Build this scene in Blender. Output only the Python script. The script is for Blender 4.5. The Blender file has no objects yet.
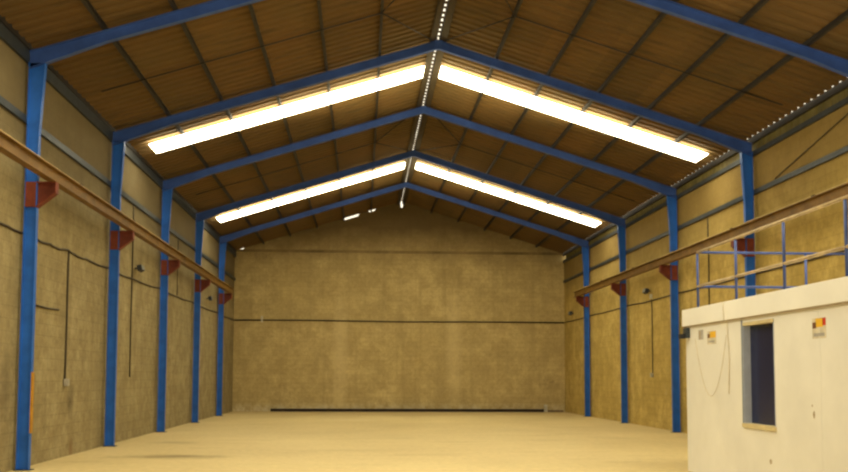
import bpy, bmesh, math, random
from mathutils import Vector, Matrix
random.seed(7)
S = bpy.context.scene
COL = S.collection

# ------------------------------------------------------------------ dimensions
W = 15.0                      # hall width between column outer faces
FY = [15.52, 20.70, 25.89, 31.07, 36.25]   # the five portal frames
YN, YE = -6.0, 41.0           # open near end, end wall face
SL = 0.3128                   # roof slope
CO = 1 / math.sqrt(1 + SL * SL)
ZR = 9.62                     # underside of roof sheet at the ridge
ZU = 9.30                     # underside of rafter at the ridge
WX = 0.06                     # the block walls stand this far outside the columns

def roof_z(x, z0=ZR): return z0 - SL * abs(x - W / 2)

# ------------------------------------------------------------------ materials
def new_mat(name):
    m = bpy.data.materials.new(name); m.use_nodes = True
    nt = m.node_tree
    for n in list(nt.nodes): nt.nodes.remove(n)
    out = nt.nodes.new('ShaderNodeOutputMaterial')
    b = nt.nodes.new('ShaderNodeBsdfPrincipled')
    nt.links.new(b.outputs[0], out.inputs[0])
    return m, nt, b

def node(nt, typ, **kw):
    n = nt.nodes.new(typ)
    for k, v in kw.items():
        if k in n.inputs.keys(): n.inputs[k].default_value = v
        else: setattr(n, k, v)
    return n

def mixc(nt, fac, a, b, blend='MIX'):
    n = nt.nodes.new('ShaderNodeMix'); n.data_type = 'RGBA'; n.blend_type = blend
    def put(sock, v):
        if isinstance(v, bpy.types.NodeSocket): nt.links.new(v, sock)
        elif isinstance(v, (tuple, list)): sock.default_value = (*v[:3], 1)
        else: sock.default_value = v
    put(n.inputs[0], fac); put(n.inputs[6], a); put(n.inputs[7], b)
    return n.outputs[2]

def ramp(nt, fac, p0, p1, c0=(0, 0, 0), c1=(1, 1, 1)):
    r = nt.nodes.new('ShaderNodeValToRGB')
    r.color_ramp.elements[0].position = p0; r.color_ramp.elements[0].color = (*c0, 1)
    r.color_ramp.elements[1].position = p1; r.color_ramp.elements[1].color = (*c1, 1)
    nt.links.new(fac, r.inputs[0]); return r.outputs[0]

def noise(nt, vec, scale, detail=4, rough=.6):
    n = node(nt, 'ShaderNodeTexNoise', Scale=scale, Detail=detail, Roughness=rough)
    if vec is not None: nt.links.new(vec, n.inputs['Vector'])
    return n.outputs[0]

def objco(nt): return nt.nodes.new('ShaderNodeTexCoord').outputs['Object']

def plain(name, col, rough=.6, metal=0.0, var=.25, scale=6.0, spec=.3):
    """paint or metal with slight mottling"""
    m, nt, b = new_mat(name)
    f = ramp(nt, noise(nt, objco(nt), scale), .35, .7)
    c = mixc(nt, f, tuple(v * (1 - var) for v in col), tuple(min(1, v * (1 + var * .4)) for v in col))
    nt.links.new(c, b.inputs['Base Color'])
    b.inputs['Roughness'].default_value = rough; b.inputs['Metallic'].default_value = metal
    b.inputs['Specular IOR Level'].default_value = spec
    return m

def scaled(nt, vec, sx, sy, sz):
    mp = nt.nodes.new('ShaderNodeMapping'); mp.inputs['Scale'].default_value = (sx, sy, sz)
    nt.links.new(vec, mp.inputs[0]); return mp.outputs[0]

def block_wall(name, base, dark, pale, along, joint=.25, stains=(), low_pale=0.0, top_dark=None):
    """rendered concrete block wall. along: 'X' or 'Y' = horizontal axis of the wall"""
    m, nt, b = new_mat(name)
    co = objco(nt)
    sep = nt.nodes.new('ShaderNodeSeparateXYZ'); nt.links.new(co, sep.inputs[0])
    comb = nt.nodes.new('ShaderNodeCombineXYZ')
    nt.links.new(sep.outputs[0 if along == 'X' else 1], comb.inputs[0]); nt.links.new(sep.outputs[2], comb.inputs[1])
    br = node(nt, 'ShaderNodeTexBrick', Scale=1.0)
    br.inputs['Brick Width'].default_value = .42; br.inputs['Row Height'].default_value = .21
    br.inputs['Mortar Size'].default_value = .012; br.inputs['Mortar Smooth'].default_value = .4
    br.inputs['Color1'].default_value = (.42, .42, .42, 1); br.inputs['Color2'].default_value = (.62, .62, .62, 1)
    br.inputs['Mortar'].default_value = (.1, .1, .1, 1)
    nt.links.new(comb.outputs[0], br.inputs['Vector'])
    big = ramp(nt, noise(nt, co, .35, 3, .55), .34, .68)
    c = mixc(nt, big, base, pale)
    mid = ramp(nt, noise(nt, co, 1.5, 6, .7), .42, .62)
    c2 = mixc(nt, mid, dark, c)
    fine = ramp(nt, noise(nt, co, 9, 5, .75), .30, .70, (.72, .72, .72), (1.12, 1.12, 1.12))
    c3 = mixc(nt, .8, c2, fine, 'MULTIPLY')
    c4 = mixc(nt, joint, c3, br.outputs['Color'], 'OVERLAY')
    # vertical run-down streaks
    st = ramp(nt, noise(nt, scaled(nt, co, 2.2, 2.2, .12), 1.6, 4, .6), .52, .72)
    stm = nt.nodes.new('ShaderNodeMath'); stm.operation = 'MULTIPLY'; stm.inputs[1].default_value = .28
    nt.links.new(st, stm.inputs[0])
    c5 = mixc(nt, stm.outputs[0], c4, tuple(v * .55 for v in dark))
    if low_pale:
        # pale salt bloom along the foot of the wall
        zr = ramp(nt, sep.outputs[2], .0, .42, (1, 1, 1), (0, 0, 0))
        nz = ramp(nt, noise(nt, co, 3.0, 4, .7), .40, .6)
        mm = nt.nodes.new('ShaderNodeMath'); mm.operation = 'MULTIPLY'; nt.links.new(zr, mm.inputs[0]); nt.links.new(nz, mm.inputs[1])
        m2 = nt.nodes.new('ShaderNodeMath'); m2.operation = 'MULTIPLY'; m2.inputs[1].default_value = low_pale; nt.links.new(mm.outputs[0], m2.inputs[0])
        c5 = mixc(nt, m2.outputs[0], c5, (.62, .56, .42))
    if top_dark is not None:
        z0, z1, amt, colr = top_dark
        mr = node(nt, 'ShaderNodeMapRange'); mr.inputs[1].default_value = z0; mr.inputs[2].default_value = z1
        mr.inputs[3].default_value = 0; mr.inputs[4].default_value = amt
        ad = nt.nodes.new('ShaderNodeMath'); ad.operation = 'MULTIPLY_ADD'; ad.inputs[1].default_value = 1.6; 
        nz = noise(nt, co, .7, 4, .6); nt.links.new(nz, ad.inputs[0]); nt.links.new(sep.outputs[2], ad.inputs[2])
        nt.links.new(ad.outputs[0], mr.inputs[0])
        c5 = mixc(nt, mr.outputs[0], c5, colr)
    for (pos, sx, sz, colr, amt, *soft) in stains:
        # stain around a fixed spot of the wall, broken up by noise
        axis = sep.outputs[0 if along == 'X' else 1]
        def sq(src, c0, s):
            a = nt.nodes.new('ShaderNodeMath'); a.operation = 'SUBTRACT'; nt.links.new(src, a.inputs[0]); a.inputs[1].default_value = c0
            d = nt.nodes.new('ShaderNodeMath'); d.operation = 'DIVIDE'; nt.links.new(a.outputs[0], d.inputs[0]); d.inputs[1].default_value = s
            p = nt.nodes.new('ShaderNodeMath'); p.operation = 'MULTIPLY'; nt.links.new(d.outputs[0], p.inputs[0]); nt.links.new(d.outputs[0], p.inputs[1])
            return p.outputs[0]
        su = nt.nodes.new('ShaderNodeMath'); su.operation = 'ADD'
        nt.links.new(sq(axis, pos[0], sx), su.inputs[0]); nt.links.new(sq(sep.outputs[2], pos[1], sz), su.inputs[1])
        nz = nt.nodes.new('ShaderNodeMath'); nz.operation = 'MULTIPLY_ADD'; nz.inputs[1].default_value = .9 if soft else 1.8
        nt.links.new(noise(nt, co, 5, 4, .7), nz.inputs[0]); nt.links.new(su.outputs[0], nz.inputs[2])
        f = ramp(nt, nz.outputs[0], .3 if soft else .75, 1.5 if soft else 1.9, (amt, amt, amt), (0, 0, 0))
        c5 = mixc(nt, f, c5, colr)
    nt.links.new(c5, b.inputs['Base Color'])
    b.inputs['Roughness'].default_value = .92; b.inputs['Specular IOR Level'].default_value = .15
    bp = node(nt, 'ShaderNodeBump', Strength=.35, Distance=.03)
    mixb = mixc(nt, .5, br.outputs['Color'], noise(nt, co, 7, 6, .7))
    nt.links.new(mixb, bp.inputs['Height']); nt.links.new(bp.outputs[0], b.inputs['Normal'])
    return m

def concrete_floor():
    m, nt, b = new_mat('dusty_concrete_floor')
    co = objco(nt)
    c = mixc(nt, ramp(nt, noise(nt, co, .25, 4, .6), .35, .65), (.58, .45, .21), (.66, .52, .25))
    c = mixc(nt, ramp(nt, noise(nt, scaled(nt, co, .35, 1.6, 1), .9, 6, .65), .55, .75), c, (.48, .365, .16))
    fine = ramp(nt, noise(nt, co, 7, 6, .7), .3, .7, (.86, .86, .86), (1.08, 1.08, 1.08))
    c = mixc(nt, 1.0, c, fine, 'MULTIPLY')
    sep = nt.nodes.new('ShaderNodeSeparateXYZ'); nt.links.new(co, sep.inputs[0])
    def blot(c, x, y, sx, sy, amt, colr):
        o = nt.nodes.new('ShaderNodeVectorMath'); o.operation = 'SUBTRACT'; o.inputs[1].default_value = (x, y, 0); nt.links.new(co, o.inputs[0])
        d = nt.nodes.new('ShaderNodeVectorMath'); d.operation = 'DIVIDE'; d.inputs[1].default_value = (sx, sy, 1); nt.links.new(o.outputs[0], d.inputs[0])
        l = nt.nodes.new('ShaderNodeVectorMath'); l.operation = 'LENGTH'; nt.links.new(d.outputs[0], l.inputs[0])
        nz = nt.nodes.new('ShaderNodeMath'); nz.operation = 'MULTIPLY_ADD'; nz.inputs[1].default_value = .9
        nt.links.new(noise(nt, co, 1.3, 4, .6), nz.inputs[0]); nt.links.new(l.outputs['Value'], nz.inputs[2])
        f = ramp(nt, nz.outputs[0], .55, 1.45, (amt, amt, amt), (0, 0, 0))
        return mixc(nt, f, c, colr)
    c = blot(c, 2.0, 18.1, 2.6, .95, .85, (.22, .155, .055))
    c = blot(c, 1.3, 21.8, 1.2, .9, .6, (.28, .20, .08))
    c = blot(c, 12.6, 23.5, 1.6, .9, .25, (.36, .27, .12))
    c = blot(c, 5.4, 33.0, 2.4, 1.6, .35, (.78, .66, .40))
    nt.links.new(c, b.inputs['Base Color'])
    b.inputs['Roughness'].default_value = .62; b.inputs['Specular IOR Level'].default_value = .35
    bp = node(nt, 'ShaderNodeBump', Strength=.15, Distance=.01)
    nt.links.new(noise(nt, co, 12, 5, .7), bp.inputs['Height']); nt.links.new(bp.outputs[0], b.inputs['Normal'])
    return m

def roof_mat():
    m, nt, b = new_mat('brown_fibre_cement_sheet')
    co = objco(nt)
    c = mixc(nt, ramp(nt, noise(nt, co, .5, 4, .6), .35, .65), (.150, .086, .030), (.122, .080, .030))
    # each sheet a little different: cells of the sheeting grid
    wn = node(nt, 'ShaderNodeTexWhiteNoise'); wn.noise_dimensions = '2D'
    sn = nt.nodes.new('ShaderNodeVectorMath'); sn.operation = 'FLOOR'
    nt.links.new(scaled(nt, co, 1 / 1.22, 1 / 2.6, 0), sn.inputs[0]); nt.links.new(sn.outputs[0], wn.inputs['Vector'])
    v = ramp(nt, wn.outputs['Value'], 0, 1, (.86, .86, .86), (1.08, 1.06, 1.02))
    c = mixc(nt, 1.0, c, v, 'MULTIPLY')
    c = mixc(nt, ramp(nt, noise(nt, scaled(nt, co, .4, 3, 1), 2.2, 5, .7), .50, .78), c, (.075, .053, .024))
    nt.links.new(c, b.inputs['Base Color']); b.inputs['Roughness'].default_value = .85; b.inputs['Specular IOR Level'].default_value = .2
    return m

def emit_mat(name, col, strength):
    m, nt, b = new_mat(name)
    b.inputs['Base Color'].default_value = (*col, 1); b.inputs['Roughness'].default_value = .5
    b.inputs['Emission Color'].default_value = (*col, 1); b.inputs['Emission Strength'].default_value = strength
    return m

M = {}
M['floor'] = concrete_floor()
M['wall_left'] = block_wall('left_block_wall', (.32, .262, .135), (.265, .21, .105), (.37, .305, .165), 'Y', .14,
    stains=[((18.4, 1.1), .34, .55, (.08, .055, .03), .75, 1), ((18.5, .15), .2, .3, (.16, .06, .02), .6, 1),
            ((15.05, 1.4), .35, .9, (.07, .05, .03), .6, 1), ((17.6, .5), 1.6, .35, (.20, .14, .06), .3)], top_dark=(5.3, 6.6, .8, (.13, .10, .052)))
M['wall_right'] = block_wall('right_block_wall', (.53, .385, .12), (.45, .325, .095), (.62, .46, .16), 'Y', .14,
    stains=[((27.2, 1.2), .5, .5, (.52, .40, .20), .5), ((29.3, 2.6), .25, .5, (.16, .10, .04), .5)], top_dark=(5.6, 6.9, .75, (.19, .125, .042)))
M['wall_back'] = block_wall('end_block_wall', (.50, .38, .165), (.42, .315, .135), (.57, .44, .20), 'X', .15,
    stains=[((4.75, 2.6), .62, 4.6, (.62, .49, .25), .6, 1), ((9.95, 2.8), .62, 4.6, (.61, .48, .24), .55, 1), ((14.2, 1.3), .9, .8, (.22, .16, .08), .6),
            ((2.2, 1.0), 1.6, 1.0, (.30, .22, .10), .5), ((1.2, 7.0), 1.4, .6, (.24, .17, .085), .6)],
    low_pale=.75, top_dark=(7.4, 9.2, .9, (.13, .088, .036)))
M['ring'] = plain('ring_beam_concrete', (.235, .165, .07), .9, 0, .4, 1.2)
M['roof'] = roof_mat()
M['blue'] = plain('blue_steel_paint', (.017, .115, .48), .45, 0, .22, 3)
M['blue_shaded'] = plain('blue_steel_paint_shaded', (.038, .092, .34), .5, 0, .25, 2)  # same blue paint, rafter shade mixed into a darker, greyer colour
M['red'] = plain('red_oxide_primer', (.17, .032, .012), .6, 0, .35, 5)
M['orange_band'] = plain('orange_paint', (.42, .20, .010), .5)
M['grey_steel'] = plain('grey_blue_steel', (.040, .048, .055), .5, .2, .3, 4)
M['purlin'] = plain('dark_purlin_steel', (.030, .026, .022), .55, .2, .3, 3)
M['crane'] = plain('brown_painted_beam', (.19, .10, .018), .55, 0, .35, 3)
M['crane_top'] = plain('tan_rail_steel', (.52, .38, .13), .5, .1, .25, 3)
M['cladding'] = plain('yellowish_cladding', (.16, .13, .035), .6, 0, .3, 3)
M['cable'] = plain('dark_cable', (.055, .040, .022), .7)
M['dark'] = plain('black_lamp_body', (.02, .02, .022), .5)
M['white_box'] = plain('pale_plastic', (.56, .52, .40), .5)
M['socket'] = plain('grey_socket', (.36, .33, .26), .6)
M['glass'] = plain('lamp_glass', (.35, .36, .33), .15, 0, .1)
M['skylight'] = emit_mat('translucent_roof_panel', (1.0, .92, .66), 15.0)
M['cabin'] = plain('white_cabin_panel', (.80, .79, .76), .42, 0, .10, .8)
M['fascia'] = plain('white_cabin_fascia', (.82, .81, .78), .42, 0, .08, .8)
M['seam'] = plain('panel_seam', (.62, .54, .40), .6)
M['win_jamb'] = plain('pale_blue_window_jamb', (.40, .44, .55), .5, 0, .1)
M['win_frame'] = plain('cream_window_frame', (.62, .52, .30), .5, 0, .15)
M['win_edge'] = plain('grey_blue_window_edge', (.22, .25, .32), .5, 0, .1)
M['win_glass'] = plain('dark_blue_glass', (.010, .014, .060), .25, 0, .2, 2, .4)
M['blue_rail'] = plain('blue_railing_paint', (.055, .090, .27), .5, 0, .3, 5)
M['tan_rail'] = plain('weathered_tan_tube', (.46, .34, .18), .45, .1, .35, 5)
M['paper'] = plain('white_paper', (.66, .60, .48), .7)
M['grey_paper'] = plain('grey_label', (.40, .38, .36), .7)
M['st_yellow'] = plain('yellow_print', (.80, .47, .03), .6, 0, .1)
M['st_red'] = plain('red_print', (.62, .05, .02), .6, 0, .1)
M['st_brown'] = plain('brown_print', (.16, .07, .03), .6, 0, .1)
M['floor_steel'] = plain('rusty_dark_beam', (.028, .014, .010), .8, 0, .5, 4)
M['wood'] = plain('brown_board', (.14, .085, .045), .8, 0, .35, 4)
M['smudge'] = plain('grime', (.42, .34, .24), .8, 0, .2)

# ------------------------------------------------------------------ mesh helpers
class MB:
    def __init__(s): s.bm = bmesh.new(); s.mats = []
    def mi(s, m):
        if m not in s.mats: s.mats.append(m)
        return s.mats.index(m)
    def hexa(s, pts, m):
        """8 points: 0-3 one end loop, 4-7 the other"""
        v = [s.bm.verts.new(p) for p in pts]; k = s.mi(m)
        for f in ((0, 1, 2, 3), (7, 6, 5, 4), (0, 4, 5, 1), (1, 5, 6, 2), (2, 6, 7, 3), (3, 7, 4, 0)):
            fc = s.bm.faces.new([v[i] for i in f]); fc.material_index = k
        return v
    def box(s, x0, x1, y0, y1, z0, z1, m):
        return s.hexa([(x0, y0, z0), (x1, y0, z0), (x1, y1, z0), (x0, y1, z0), (x0, y0, z1), (x1, y0, z1), (x1, y1, z1), (x0, y1, z1)], m)
    def prism(s, poly, axis, a0, a1, m):
        """extrude a 2-D polygon. axis 'Y': poly in (x,z); axis 'X': poly in (y,z)"""
        k = s.mi(m)
        P = (lambda a, u, v: (u, a, v)) if axis == 'Y' else (lambda a, u, v: (a, u, v))
        A = [s.bm.verts.new(P(a0, u, v)) for u, v in poly]; B = [s.bm.verts.new(P(a1, u, v)) for u, v in poly]
        n = len(poly)
        fs = [s.bm.faces.new(A), s.bm.faces.new(B[::-1])]
        for i in range(n): fs.append(s.bm.faces.new([A[i], B[i], B[(i + 1) % n], A[(i + 1) % n]]))
        for f in fs: f.material_index = k
    def tube(s, pts, r, m, n=8, caps=True):
        pts = [Vector(p) for p in pts]; k = s.mi(m); rings = []
        for i, p in enumerate(pts):
            t = (pts[min(i + 1, len(pts) - 1)] - pts[max(i - 1, 0)]).normalized()
            a = Vector((0, 0, 1)) if abs(t.z) < .9 else Vector((1, 0, 0))
            u = t.cross(a).normalized(); w = u.cross(t).normalized()
            rings.append([s.bm.verts.new(p + r * (math.cos(q * 2 * math.pi / n) * u + math.sin(q * 2 * math.pi / n) * w)) for q in range(n)])
        for i in range(len(rings) - 1):
            for q in range(n):
                f = s.bm.faces.new([rings[i][q], rings[i][(q + 1) % n], rings[i + 1][(q + 1) % n], rings[i + 1][q]])
                f.material_index = k; f.smooth = True
        if caps:
            for rg in (rings[0][::-1], rings[-1]):
                f = s.bm.faces.new(rg); f.material_index = k
    def build(s, name, parent=None, loc=(0, 0, 0), bevel=0):
        bmesh.ops.recalc_face_normals(s.bm, faces=s.bm.faces[:])
        if bevel:
            bmesh.ops.bevel(s.bm, geom=s.bm.edges[:], offset=bevel, segments=2, affect='EDGES', profile=.6, clamp_overlap=True)
        # geometry is written in world coordinates; shift it to the object's origin
        if parent is not None:
            d = Vector(parent.get('_o', (0, 0, 0)))
        else:
            d = Vector(loc)
        bmesh.ops.translate(s.bm, verts=s.bm.verts[:], vec=-d)
        me = bpy.data.meshes.new(name); s.bm.to_mesh(me); s.bm.free()
        for m in s.mats: me.materials.append(m)
        o = bpy.data.objects.new(name, me); COL.objects.link(o)
        if parent is not None: o.parent = parent; o['_o'] = tuple(d)
        else: o.location = loc
        return o

def tag(o, label, cat, group=None):
    o['label'] = label; o['category'] = cat
    if group: o['group'] = group
    return o
def thing(name, loc, label, cat, group=None):
    o = bpy.data.objects.new(name, None); COL.objects.link(o); o.location = loc; o.empty_display_size = .2
    o['_o'] = tuple(loc)
    return tag(o, label, cat, group)
def struct(o): o['kind'] = 'structure'; return o
def clone(root, loc):
    """copy of a thing, its parts and their sub-parts"""
    r = root.copy(); COL.objects.link(r); r.location = loc
    for ch in [c for c in bpy.data.objects if c.parent == root]:
        c = ch.copy(); COL.objects.link(c); c.parent = r
        for g in [q for q in bpy.data.objects if q.parent == ch]:
            d = g.copy(); COL.objects.link(d); d.parent = c
    return r

# ------------------------------------------------------------------ room shell
b = MB(); b.box(-.4, W + .4, YN, YE + .3, -.2, 0, M['floor']); struct(b.build('floor'))

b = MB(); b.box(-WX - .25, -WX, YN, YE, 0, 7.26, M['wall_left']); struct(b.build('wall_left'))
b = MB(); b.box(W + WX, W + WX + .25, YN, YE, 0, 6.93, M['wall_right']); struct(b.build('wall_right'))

# corrugated cladding closing the top of the right wall
b = MB(); k = b.mi(M['cladding'])
y = YN; prof = []
while y < YE - .3:
    prof += [(y, 0), (y + .12, 0), (y + .15, .012), (y + .24, .012)]; y += .27
lo = [b.bm.verts.new((W + .06 + d, yy, 6.93)) for yy, d in prof]; hi = [b.bm.verts.new((W + .06 + d, yy, 7.20)) for yy, d in prof]
for i in range(len(prof) - 1): b.bm.faces.new([lo[i], lo[i + 1], hi[i + 1], hi[i]]).material_index = k
struct(b.build('trim_1'))

# end wall with gable; short stretches stop below the sheets and let daylight through
gaps = [(-.02, .36, .085), (4.82, 5.58, .105), (5.98, 6.34, .075)]
def wtop(x): return roof_z(x) + .035
xs = [(-WX - .25, 0), (W + WX + .25, 0), (W + WX + .25, wtop(W + .3)), (7.60, wtop(7.60)), (7.56, wtop(7.5) - .30), (7.48, wtop(7.5) - .30), (7.46, wtop(7.46))]
for x0, x1, d in gaps[::-1]:
    xs += [(x1, wtop(x1)), (x1 - .06, wtop(x1 - .06) - d), (x0 + .06, wtop(x0 + .06) - d), (x0, wtop(x0))]
xs += [(-WX - .25, wtop(-.3))]
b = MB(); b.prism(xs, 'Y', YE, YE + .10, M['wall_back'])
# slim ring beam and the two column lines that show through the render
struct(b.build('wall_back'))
b = MB(); b.box(-WX, W + WX, YE - .015, YE + .01, 7.22, 7.34, M['ring']); struct(b.build('trim_2'))

# corrugated roof, one sheeting per slope, open at the skylight strips' backs is not needed: the panels hang under the purlins
def sheeting(sgn):
    b = MB(); k = b.mi(M['roof'])
    x_r = W / 2 + sgn * .027
    x_e = -.45 if sgn < 0 else W - .04
    prof = []; y = YN
    while y < YE + .02:
        prof += [(y, 0), (y + .13, 0), (y + .165, .042), (y + .245, .042)]; y += .28
    n = 14
    rows = []
    for i in range(n + 1):
        x = x_r + (x_e - x_r) * i / n
        rows.append([b.bm.verts.new((x, yy, roof_z(x) + h)) for yy, h in prof])
    for i in range(n):
        for j in range(len(prof) - 1):
            b.bm.faces.new([rows[i][j], rows[i][j + 1], rows[i + 1][j + 1], rows[i + 1][j]]).material_index = k
    return b.build('ceiling')
for sgn in (-1, 1): struct(sheeting(sgn))

# broken ridge closure: daylight shows between its pieces
b = MB(); y = YN
while y < YE + .05:
    z = ZR + .07
    b.box(W / 2 - .06, W / 2 + .06, y, y + random.uniform(.07, .12), z, z + .02, M['roof'])
    if random.random() < .3: b.box(W / 2 - .06, W / 2 + random.uniform(-.02, .015), y + .17, y + .28, z, z + .02, M['roof'])
    y += .28
struct(b.build('trim_3'))

# eave beam over the right wall (solid strip below the row of daylight gaps)
b = MB(); b.box(W + .0, W + .05, YN, YE, 7.17, 7.333, M['purlin']); struct(b.build('trim_4'))
b = MB(); b.box(-.05, .0, YN, YE, 7.20, 7.33, M['purlin']); struct(b.build('trim_5'))

# ------------------------------------------------------------------ portal frames
def ibeam(b, p0, p1, up0, up1, side, d0, d1, bf, tf, tw, m):
    """I-section from p0 to p1. p = outer corner line, depth measured along up (vector), flange width along side"""
    p0, p1, up0, up1, side = map(Vector, (p0, p1, up0, up1, side))
    def slab(a, c, w):
        h = side * (w / 2)
        q = []
        for p, u, d in ((p0, up0, d0), (p1, up1, d1)):
            s0 = a if a >= 0 else d + a; s1 = c if c > 0 else d + c
            q += [p + u * s0 - h, p + u * s0 + h, p + u * s1 + h, p + u * s1 - h]
        b.hexa(q, m)
    slab(0, tf, bf); slab(tf, -tf, tw); slab(-tf, 0, bf)

def make_frame(y, label):
    t = thing('portal_frame', (W / 2, y, 0), label, 'steel frame', 'blue portal frames')
    for s in (-1, 1):
        X = lambda v: v if s < 0 else W - v
        dx = 1 if s < 0 else -1
        b = MB()
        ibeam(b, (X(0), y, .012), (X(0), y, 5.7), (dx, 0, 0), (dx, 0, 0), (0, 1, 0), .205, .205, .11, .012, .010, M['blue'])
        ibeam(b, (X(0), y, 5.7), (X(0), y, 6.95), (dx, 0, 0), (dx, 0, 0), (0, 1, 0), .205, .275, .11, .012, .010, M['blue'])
        c = b.build('column', t)
        b = MB(); b.box(min(X(-.02), X(.25)), max(X(-.02), X(.25)), y - .10, y + .10, 0, .014, M['grey_steel'])
        b.build('base_plate', c)
        # stiffener plates at the knee
        b = MB()
        zk = ZU - SL * (W / 2 - .285)
        b.box(min(X(.0), X(.29)), max(X(.0), X(.29)), y - .056, y + .056, 6.951, 6.963, M['blue_shaded'])
        b.build('stiffener', c)
        # rafter: knee haunch then constant section up to the apex
        b = MB()
        up = Vector((dx * -SL * 0, 0, 1))
        dv = .195
        xa, xb, xc = .0, 1.3, W / 2
        und = lambda v: ZU - SL * (W / 2 - v)
        top = lambda v: ZU + .205 - SL * (W / 2 - v)
        h0, h1 = .30, .205
        # slabs written as depth above the underside
        ibeam(b, (X(xa), y, top(xa) - h0 - .01), (X(xb), y, top(xb) - h1), up, up, (0, 1, 0), h0 + .01, h1, .11, .013, .010, M['blue_shaded'])
        ibeam(b, (X(xb), y, top(xb) - h1), (X(xc), y, top(xc) - h1), up, up, (0, 1, 0), h1, h1, .11, .013, .010, M['blue_shaded'])
        b.build('rafter', t)
        # red bracket that carries the crane beam
        b = MB(); x0, x1 = .205, .515
        pts = lambda a0, a1: None
        def pr(poly, w): b.prism([(X(u), v) for u, v in poly], 'Y', y - w / 2, y + w / 2, M['red'])
        pr([(x0, 4.86), (x1, 4.86), (x1, 4.88), (x0, 4.88)], .15)
        pr([(x0, 4.46), (x1, 4.70), (x1, 4.86), (x0, 4.86)], .016)
        pr([(x0, 4.44), (x1, 4.685), (x1, 4.70), (x0, 4.46)], .15)
        pr([(x1, 4.685), (x1 + .012, 4.685), (x1 + .012, 4.88), (x1, 4.88)], .15)
        # the bracket is wrapped across the column's web as well
        b.box(min(X(.013), X(.193)), max(X(.013), X(.193)), y - .054, y - .006, 4.45, 4.88, M['red'])
        b.build('crane_bracket', t)
    b = MB(); b.box(W / 2 - .09, W / 2 + .09, y - .062, y - .056, ZU - .02, ZU + .19, M['blue_shaded'])
    b.build('apex_plate', t)
    return t

f0 = make_frame(FY[0], 'blue steel portal frame nearest the camera, orange strip on its left column')
LAB = ['blue steel portal frame just in front of the larger, nearer skylight strips',
       'blue steel portal frame between the two pairs of skylight strips, just behind the larger pair',
       'blue steel portal frame just in front of the smaller, farther skylight strips',
       'blue steel portal frame farthest from the camera, next to the end wall']
for y, l in zip(FY[1:], LAB):
    c = clone(f0, (W / 2, y, 0)); c['label'] = l; c['_o'] = (W / 2, y, 0)
b = MB(); b.box(.206, .222, FY[0] - .055, FY[0] + .055, .62, 1.64, M['orange_band'])
o = b.build('guard_strip', f0); o['label'] = 'orange painted strip'

# ------------------------------------------------------------------ purlins
ORD = ['first', 'second', 'third', 'fourth', 'fifth']
ys0, ys1 = YN, YE
def purlin(x, sgn, label, w=.055):
    pm = M['purlin'] if w < .1 else M['cable']
    zt = roof_z(x) - .004; h = .085
    b = MB()
    n = Vector((SL * sgn * 0, 0, 1))
    def q(u, v): return (x + u, zt - v - SL * sgn * u)
    # channel section: web and two lips
    b.prism([q(-w / 2, 0), q(w / 2, 0), q(w / 2, .010), q(-w / 2, .010)], 'Y', ys0, ys1, pm)
    b.prism([q(-w / 2, .010), q(-w / 2 + .008, .010), q(-w / 2 + .008, h - .010), q(-w / 2, h - .010)], 'Y', ys0, ys1, pm)
    b.prism([q(-w / 2, h - .010), q(w / 2, h - .010), q(w / 2, h), q(-w / 2, h)], 'Y', ys0, ys1, pm)
    tag(b.build('purlin', None, (x, 0, zt - h)), label, 'purlin', 'roof purlins')
for sgn, side in ((-1, 'left'), (1, 'right')):
    purlin(W / 2 + sgn * .115, sgn, 'dark steel ridge purlin on the %s side of the ridge daylight gap' % side, .15)
    for i, d in enumerate((1.385, 2.62, 3.84, 5.05, 6.25)):
        purlin(W / 2 + sgn * d, sgn, 'dark steel purlin, %s row below the ridge purlin on the %s roof slope' % (ORD[i], side))

# sag rods across the middle of a bay, with braces up to the ridge
for y0, y1, w in ((FY[0], FY[1], 'nearest two portal frames'), (FY[2], FY[3], 'third and fourth portal frames')):
    ym = (y0 + y1) / 2 + .02
    for sgn, side in ((-1, 'left'), (1, 'right')):
        pt = lambda d, y: (W / 2 + sgn * d, y, roof_z(W / 2 + sgn * d) - .107)
        t = thing('sag_rod', pt(1.385, ym), 'thin tie rod across the %s roof slope between the %s' % (side, w), 'tie rod', 'sag rods under the purlins')
        b = MB(); b.tube([pt(1.385, ym), pt(4, ym), pt(7.04, ym)], .014, M['purlin'], 6); b.build('rod', t)
        for yy in (y0 + .15, y1 - .15):
            b = MB(); b.tube([pt(1.385, ym), pt(.17, yy)], .014, M['purlin'], 6); b.build('diagonal_brace', t)

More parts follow.
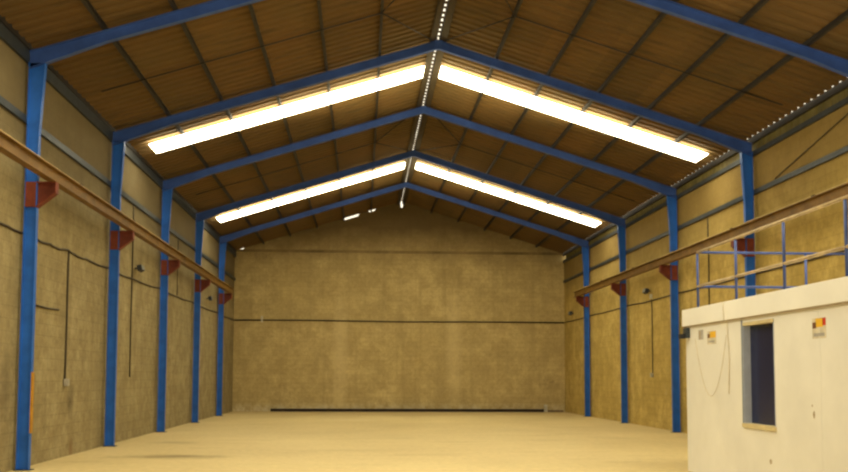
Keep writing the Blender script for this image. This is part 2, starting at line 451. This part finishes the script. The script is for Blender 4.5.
# ------------------------------------------------------------------ skylights
def area(name, loc, rot, sx, sy, power, col, spread=None):
    l = bpy.data.lights.new(name, 'AREA'); l.shape = 'RECTANGLE'; l.size = sx; l.size_y = sy; l.energy = power; l.color = col
    if spread: l.spread = math.radians(spread)
    o = bpy.data.objects.new(name, l); COL.objects.link(o); o.location = loc; o.rotation_euler = rot
    return o
def skylight(sgn, y0, y1, label):
    d_edges = [.20, 1.385, 2.62, 3.84, 5.05, 6.25, 7.08]
    zo = .0925
    t = thing('skylight', (W / 2 + sgn * 3.8, (y0 + y1) / 2, roof_z(W / 2 + sgn * 3.8) - zo), label, 'skylight', 'translucent skylight strips')
    for a, c in zip(d_edges[:-1], d_edges[1:]):
        a += .016; c -= .016
        b = MB(); xa, xc = W / 2 + sgn * a, W / 2 + sgn * c
        za, zc = roof_z(xa) - zo, roof_z(xc) - zo
        b.hexa([(xa, y0, za - .02), (xa, y1, za - .02), (xc, y1, zc - .02), (xc, y0, zc - .02), (xa, y0, za), (xa, y1, za), (xc, y1, zc), (xc, y0, zc)], M['skylight'])
        b.build('translucent_panel', t)
    xm = W / 2 + sgn * 3.75
    area('roof_glow_fill', (xm, (y0 + y1) / 2, roof_z(xm) - 1.0), (math.pi, -math.atan(SL) * sgn, 0), 6.9, .9, 110, (1, .88, .5), 115)  # added upward fill lamp without a fixture, brightens the sheets around the strip
for sgn, side in ((-1, 'left'), (1, 'right')):
    skylight(sgn, 22.30, 23.16, 'bright skylight strip on the %s roof slope, the larger and nearer one' % side)
    skylight(sgn, 32.65, 33.60, 'bright skylight strip on the %s roof slope, the smaller and farther one' % side)

# ------------------------------------------------------------------ wall girts
def girt(sgn, z0, z1, label, y1=YE, tube=False):
    x0, x1 = (-.056, -.004) if sgn < 0 else (W + .004, W + .056)
    b = MB()
    b.box(x0, x1, 6.0, y1, z1 - .012, z1, M['grey_steel']); b.box(x0, x1, 6.0, y1, z0, z0 + .012, M['grey_steel'])
    xi = x1 if sgn < 0 else x0
    b.box(min(xi, xi + sgn * .012), max(xi, xi + sgn * .012), 6.0, y1, z0 + .012, z1 - .012, M['grey_steel'])
    tag(b.build('wall_girt', None, ((x0 + x1) / 2, 20, z0)), label, 'steel rail', 'grey girts along the side walls')
girt(-1, 6.96, 7.18, 'dark grey steel girt high on the left wall just under the eave')
girt(-1, 5.90, 6.02, 'grey steel girt on the left wall midway between eave and crane beam')
girt(1, 6.86, 6.97, 'dark grey steel girt high on the right wall below the yellowish cladding')
girt(1, 5.93, 6.04, 'grey steel girt on the right wall midway between eave and crane beam')

# ------------------------------------------------------------------ crane runway beams
def crane(sgn, label):
    xc = .46 if sgn < 0 else W - .46
    y0, y1 = 7.0, 36.85
    t = thing('crane_beam', (xc, 22, 4.88), label, 'crane beam', 'brown crane runway beams')
    b = MB()
    ibeam(b, (xc, y0, 4.882), (xc, y1, 4.882), (0, 0, 1), (0, 0, 1), (1, 0, 0), .23, .23, .15, .016, .012, M['crane'])
    b.build('beam', t)
    b = MB(); b.box(xc - .03, xc + .03, y0, y1 - .05, 5.112, 5.150, M['crane_top']); b.build('rail', t)
    for i in range(6):
        yy = 12.9 + i * 3.9
        b = MB(); b.box(xc - .07, xc - .035, yy, yy + .12, 5.113, 5.137, M['cable']); b.box(xc + .035, xc + .07, yy, yy + .12, 5.113, 5.137, M['cable'])
        b.build('rail_clamp', t)
crane(-1, 'brown crane runway beam along the left wall on red brackets')
crane(1, 'brown crane runway beam along the right wall on red brackets')

# ------------------------------------------------------------------ cables on the walls
XL, XR = -WX + .018, W + WX - .018
def sagline(x, pts, sub=6, wob=.0):
    out = []
    for (ya, za), (yb, zb) in zip(pts[:-1], pts[1:]):
        for i in range(sub):
            f = i / sub; out.append((x, ya + (yb - ya) * f, za + (zb - za) * f - wob * math.sin(math.pi * f) + random.uniform(-.012, .012) * (wob > 0)))
    out.append((x, *pts[-1])); return out
b = MB(); b.tube(sagline(XL, [(8, 4.05), (14.4, 4.04), (15.9, 4.04), (16.9, 4.02), (17.95, 4.05), (19.1, 4.03), (20.9, 4.06), (22.9, 4.03), (25.9, 4.07), (31, 4.09), (36.2, 4.10), (40.9, 4.11)], 6, .035), .021, M['cable'], 6)
tag(b.build('wall_cable', None, (XL, 22, 4)), 'dark cable sagging slightly along the left wall at mid height', 'cable', 'cables along the walls')
b = MB(); b.tube(sagline(XR, [(8, 4.05), (20.7, 4.06), (25.9, 4.07), (31, 4.09), (36.2, 4.10), (40.9, 4.10)], 6, .02), .021, M['cable'], 6)
tag(b.build('wall_cable', None, (XR, 22, 4)), 'dark cable along the right wall at mid height', 'cable', 'cables along the walls')
b = MB(); b.tube([(-.03, YE - .03, 4.11), (3, YE - .03, 4.12), (7.5, YE - .03, 4.08), (11, YE - .03, 4.10), (15.03, YE - .03, 4.09)], .033, M['cable'], 6)
tag(b.build('wall_cable', None, (7.5, YE - .03, 4.1)), 'dark straight conduit across the end wall at mid height', 'cable', 'cables along the walls')
b = MB(); b.box(1.17, 1.25, YE - .09, YE + .004, 4.02, 4.30, M['white_box'])
tag(b.build('junction_box', None, (1.21, YE - .05, 4.0)), 'small pale box on the end wall conduit near its left end', 'box')

def drop(x, y, z1, z0, r, label, end=None):
    t = thing('drop_cable', (x, y, z0), label, 'cable', 'cables hanging down the walls')
    b = MB(); b.tube([(x, y + random.uniform(-.015, .015), z1 + (z0 - z1) * i / 8) for i in range(9)], r, M['cable'], 6); b.build('cord', t)
    if end:
        b = MB(); s = 1 if x < 5 else -1
        b.box(min(x, x + s * .07), max(x, x + s * .07), y - .07, y + .07, z0 - .12, z0 + .02, M[end]); b.build('socket_box', t, bevel=.008)
drop(XL, 17.97, 4.04, 1.50, .020, 'dark cable hanging down the left wall to a small pale socket box', 'socket')
drop(XL, 22.88, 5.88, 1.55, .017, 'long dark cable down the left wall below the lamp between second and third columns')
drop(XL, 28.4, 5.88, 4.10, .012, 'short faint cable on the left wall behind the crane beam')
drop(XR, 23.6, 5.90, 2.2, .016, 'dark cable running down the right wall behind the roof railing corner')
drop(XR, 28.4, 4.07, 1.72, .016, 'thin cable down the right wall below the lamp, ending in a pale box', 'socket')
b = MB(); b.tube([(XL, 16.1, 2.83), (XL, 16.8, 2.82), (XL, 17.5, 2.84)], .018, M['cable'], 6)
tag(b.build('wall_cable', None, (XL, 16.8, 2.82)), 'short horizontal cable stub beside the nearest left column', 'cable')

def wall_lamp(x, y, z, label, box):
    s = 1 if x < 5 else -1
    t = thing('wall_lamp', (x, y, z), label, 'lamp', 'small wall lamps')
    b = MB()
    b.hexa([(x + s * .10, y - .17, z - .09), (x + s * .10, y + .17, z - .09), (x + s * .20, y + .15, z - .04), (x + s * .20, y - .15, z - .04),
            (x + s * .06, y - .17, z + .06), (x + s * .06, y + .17, z + .06), (x + s * .17, y + .15, z + .09), (x + s * .17, y - .15, z + .09)], M['dark'])
    h = b.build('housing', t, bevel=.01)
    b = MB(); b.hexa([(x + s * .205, y - .13, z - .035), (x + s * .205, y + .13, z - .035), (x + s * .21, y + .13, z - .035), (x + s * .21, y - .13, z - .035),
                      (x + s * .177, y - .13, z + .08), (x + s * .177, y + .13, z + .08), (x + s * .182, y + .13, z + .08), (x + s * .182, y - .13, z + .08)], M['glass'])
    b.build('lens', h)
    b = MB(); b.box(min(x - s * .02, x + s * .10), max(x - s * .02, x + s * .10), y - .02, y + .02, z - .02, z + .02, M['dark']); b.build('bracket', t)
    if box:
        b = MB(); b.box(min(x - s * .02, x + s * .05), max(x - s * .02, x + s * .05), y - .22, y - .12, z - .26, z - .11, M['white_box']); b.build('junction_box', t)
wall_lamp(XL, 23.2, 4.32, 'small dark lamp on the left wall between second and third columns', False)
wall_lamp(XL, 33.8, 4.46, 'small dark lamp on the left wall between the two farthest columns', False)
wall_lamp(XR, 39.2, 4.40, 'small dark lamp on the right wall between farthest column and end wall', False)
wall_lamp(XR, 28.6, 4.38, 'small dark lamp with pale junction box on the right wall above a thin cable', True)

# thin brace behind the right columns near the eave
b = MB(); b.tube([(W + .03, 15.75, 6.80), (W + .03, 19.6, 6.08)], .012, M['cable'], 6)
tag(b.build('brace_rod', None, (W + .03, 17.6, 6.4)), 'thin diagonal brace rod on the right wall between the two grey girts', 'tie rod')

# ------------------------------------------------------------------ things along the foot of the end wall
t = thing('floor_beam', (7.9, YE - .2, 0), 'long dark steel channel lying along the foot of the end wall', 'beam')
b = MB(); b.box(1.67, 14.02, YE - .26, YE - .24, 0, .13, M['floor_steel']); b.box(1.67, 14.02, YE - .24, YE - .10, 0, .015, M['floor_steel']); b.box(1.67, 14.02, YE - .24, YE - .10, .115, .13, M['floor_steel'])
b.build('channel', t)
b = MB(); b.box(14.05, 14.19, YE - .27, YE - .13, 0, .34, M['white_box'])
tag(b.build('kerb_block', None, (14.12, YE - .2, 0), bevel=.012), 'small pale block standing at the right end of the dark floor channel', 'block')
b = MB(); b.box(14.24, 14.95, YE - .16, YE - .04, 0, .075, M['wood'])
tag(b.build('wooden_board', None, (14.6, YE - .1, 0), bevel=.006), 'short brown board lying on the floor in the right corner of the end wall', 'board')

# ------------------------------------------------------------------ white cabin
CX, CX2 = 11.36, 14.66
CY0, CY1 = 6.5, 15.31
wy0, wy1, wz0, wz1 = 11.97, 12.98, .93, 2.40
t = thing('site_cabin', (13.0, 11, 0), 'white prefabricated cabin with flat roof and dark window against the right wall', 'cabin')
b = MB()
mC = M['cabin']; th = .16
b.box(CX, CX + th, CY0, wy0, 0, 2.6, mC); b.box(CX, CX + th, wy1, CY1, 0, 2.6, mC)
b.box(CX, CX + th, wy0, wy1, 0, wz0, mC); b.box(CX, CX + th, wy0, wy1, wz1, 2.6, mC)
b.box(CX + th, CX2, CY1 - .08, CY1, 0, 2.6, mC); b.box(CX + th, CX2, CY0, CY0 + .08, 0, 2.6, mC)
b.box(CX2 - .08, CX2, CY0 + .08, CY1 - .08, 0, 2.6, mC)
b.build('walls', t)
for yy in (13.9, 10.75, 9.3, 8.0):
    b = MB(); b.box(CX - .003, CX + .001, yy - .006, yy + .006, .02, 2.45, M['cabin']); b.build('panel_seam', t)
b = MB(); b.box(CX - .045, CX2 + .04, CY0 - .1, CY1 + .06, 2.475, 2.76, M['fascia']); r = b.build('roof', t, bevel=.006)
b = MB(); b.box(CX - .03, CX - .002, CY0, CY1 + .05, 2.452, 2.474, M['smudge']); b.build('drip_edge', t)
# window: pale blue reveal, cream head and sill, dark glass set back
wf = MB()
wf.box(CX - .012, CX + .012, wy1 - .0, wy1 + .035, wz0 - .03, wz1 + .04, M['win_edge'])
wf.box(CX - .004, CX + th, wy1 - .018, wy1, wz0, wz1, M['win_jamb'])
wf.box(CX - .004, CX + th, wy0, wy0 + .015, wz0, wz1, M['win_jamb'])
wf.box(CX - .010, CX + .10, wy0, wy1 - .018, wz1 - .045, wz1, M['win_frame'])
wfo = wf.build('window_frame', t)
b = MB(); b.box(CX + .105, CX + .12, wy0 + .015, wy1 - .018, wz0, wz1 - .0, M['win_glass']); b.build('window_pane', t)
b = MB(); b.box(CX - .03, CX + .105, wy0 - .02, wy1 + .02, wz0 - .055, wz0 + .002, M['win_frame']); b.build('window_sill', t)
# small dark lamp under the far end of the fascia
b = MB(); b.box(CX - .07, CX - .001, CY1 - .20, CY1 - .04, 2.27, 2.44, M['grey_steel']); b.box(CX - .14, CX - .07, CY1 - .15, CY1 - .02, 2.26, 2.34, M['dark'])
b.build('corner_lamp', t)
# stickers
def sticker(y_far, w, z0, z1, patches, back):
    b = MB(); x = CX - .0025
    if back: b.box(x, CX, y_far - w, y_far, z0, z1, M[back])
    for (u0, u1, v0, v1, m) in patches:
        b.box(x - .0015, x, y_far - u1 * w, y_far - u0 * w, z0 + v0 * (z1 - z0), z0 + v1 * (z1 - z0), M[m])
    return b.build('sticker', t)
o = sticker(14.72, .20, 2.22, 2.38, [(.1, .45, .1, .9, 'smudge')], 'grey_paper'); o['label'] = 'grey label'
o = sticker(14.34, .36, 2.13, 2.34, [(.03, .30, .48, .80, 'st_brown'), (.32, .97, .48, .96, 'st_yellow'), (.15, .85, .12, .28, 'grey_paper')], 'paper'); o['label'] = 'yellow sticker on pale paper'
o = sticker(10.92, .33, 2.08, 2.33, [(.02, .30, .50, .80, 'st_brown'), (.26, .80, .55, .98, 'st_yellow'), (.76, 1.0, .62, .98, 'st_red'), (.1, .9, .1, .26, 'grey_paper')], 'paper'); o['label'] = 'yellow, red and brown sticker on pale paper'
# thin wire hanging in a loop on the wall, and the wire over the fascia
b = MB(); pts = []
for i in range(25):
    f = i / 24; pts.append((CX - .012, 14.85 - 1.35 * f, 2.22 - 1.05 * math.sin(math.pi * min(f * 1.12, 1)) ** .8 if f < .9 else 2.22 - 1.05 * math.sin(math.pi * 1.0) + .0))
pts = [(CX - .012, 14.85 - 1.3 * i / 24, 2.25 - .95 * (1 - (2 * i / 24 - 1) ** 2)) for i in range(25)]
b.tube(pts, .004, M['seam'], 5); b.build('loose_wire', t)
b = MB(); b.tube([(CX - .057, 13.55, 2.755), (CX - .057, 13.54, 2.6), (CX - .057, 13.53, 2.48), (CX - .02, 13.5, 2.44), (CX - .010, 13.46, 1.9), (CX - .010, 13.5, 1.35)], .006, M['seam'], 5); b.build('loose_wire', t)
# bumped spot low on the wall
for (yy, zz, ry, rz) in ((10.93, 1.14, .03, .055), (10.97, 1.25, .016, .016), (12.15, .45, .035, .045)):
    b = MB()
    vs = [b.bm.verts.new((CX - .0018, yy + ry * math.cos(a * math.pi / 6) * random.uniform(.7, 1.1), zz + rz * math.sin(a * math.pi / 6) * random.uniform(.7, 1.1))) for a in range(12)]
    b.bm.faces.new(vs).material_index = b.mi(M['smudge'])
    b.build('scuff_mark', t)

# ------------------------------------------------------------------ railing on the cabin roof
RX, ZB, ZT, ZM = CX + .03, 2.76, 3.70, 3.12
t = thing('guard_railing', (RX, 12, ZB), 'thin tube guard railing around the flat roof of the white cabin', 'railing')
r = .022
RY = 14.80
for i in range(6):
    yy = RY - 1.555 * i
    b = MB(); b.tube([(RX, yy, ZB), (RX, yy, ZT - r)], r, M['blue_rail'], 8)
    p = b.build('post', t)
    b = MB(); b.box(RX - .045, RX + .045, yy - .045, yy + .045, ZB, ZB + .008, M['blue_rail']); b.build('foot_plate', p)
for xx in (RX + 1.87, CX2 - .06):
    b = MB(); b.tube([(xx, RY, ZB), (xx, RY, ZT - r)], r, M['blue_rail'], 8)
    p = b.build('post', t)
    b = MB(); b.box(xx - .045, xx + .045, RY - .045, RY + .045, ZB, ZB + .008, M['blue_rail']); b.build('foot_plate', p)
for zz, w in ((ZT, 'top'), (ZM, 'mid')):
    b = MB(); b.tube([(RX, RY, zz), (RX, 7.0, zz)], r, M['tan_rail'], 8); o = b.build(w + '_rail', t); o['label'] = 'tan tube rail along the long side'
    b = MB(); b.tube([(RX, RY, zz), (CX2 - .06, RY, zz)], r, M['blue_rail'], 8); o = b.build(w + '_rail', t); o['label'] = 'blue tube rail across the short side'

# ------------------------------------------------------------------ light
w = bpy.data.worlds.new('sky'); S.world = w; w.use_nodes = True
bg = w.node_tree.nodes['Background']; bg.inputs[0].default_value = (1.0, .90, .68, 1); bg.inputs[1].default_value = 1.6

WARM = (1.0, .89, .60)
area('assumed_doorway_fill', (7.5, -5.5, 3.4), (math.radians(90), 0, 0), 11, 5.5, 560, WARM)  # added fill lamp for an assumed doorway behind the camera, no door modelled
for sgn in (-1, 1):
    for yy in (2.2, 12.4):
        a = math.atan(SL) * sgn
        area('assumed_skylight_fill', (W / 2 + sgn * 3.8, yy, roof_z(W / 2 + sgn * 3.8) - .25), (0, a, 0), 7.0, 0.95, 140 if yy < 5 else 640, WARM)  # added fill lamps for assumed skylights out of view; no roof opening here

# ------------------------------------------------------------------ camera
f, cx, cy = 900.0, 409.1, 316.43
yaw, pitch, roll = .0516, .0666, .0040
cam = bpy.data.cameras.new('camera'); co = bpy.data.objects.new('camera', cam); COL.objects.link(co); S.camera = co
cam.sensor_fit = 'HORIZONTAL'; cam.sensor_width = 36; cam.lens = f / 848 * 36
cam.shift_x = (424 - cx) / 848; cam.shift_y = -(236 - cy) / 848
sy_, cy_ = math.sin(yaw), math.cos(yaw)
fw = Vector((sy_ * math.cos(pitch), cy_ * math.cos(pitch), math.sin(pitch)))
rt = Vector((cy_, -sy_, 0)); up = rt.cross(fw)
r2 = math.cos(roll) * rt + math.sin(roll) * up; u2 = -math.sin(roll) * rt + math.cos(roll) * up
mw = Matrix((r2, u2, -fw)).transposed().to_4x4(); mw.translation = Vector((5.765, 0, 1.5925))
co.matrix_world = mw
cam.clip_end = 200

S.view_settings.view_transform = 'Standard'
S.view_settings.look = 'None'
S.view_settings.exposure = 0
S.cycles.filter_width = 2.4
S.cycles.max_bounces = 8; S.cycles.diffuse_bounces = 6
for o in bpy.data.objects:
    if '_o' in o: del o['_o']
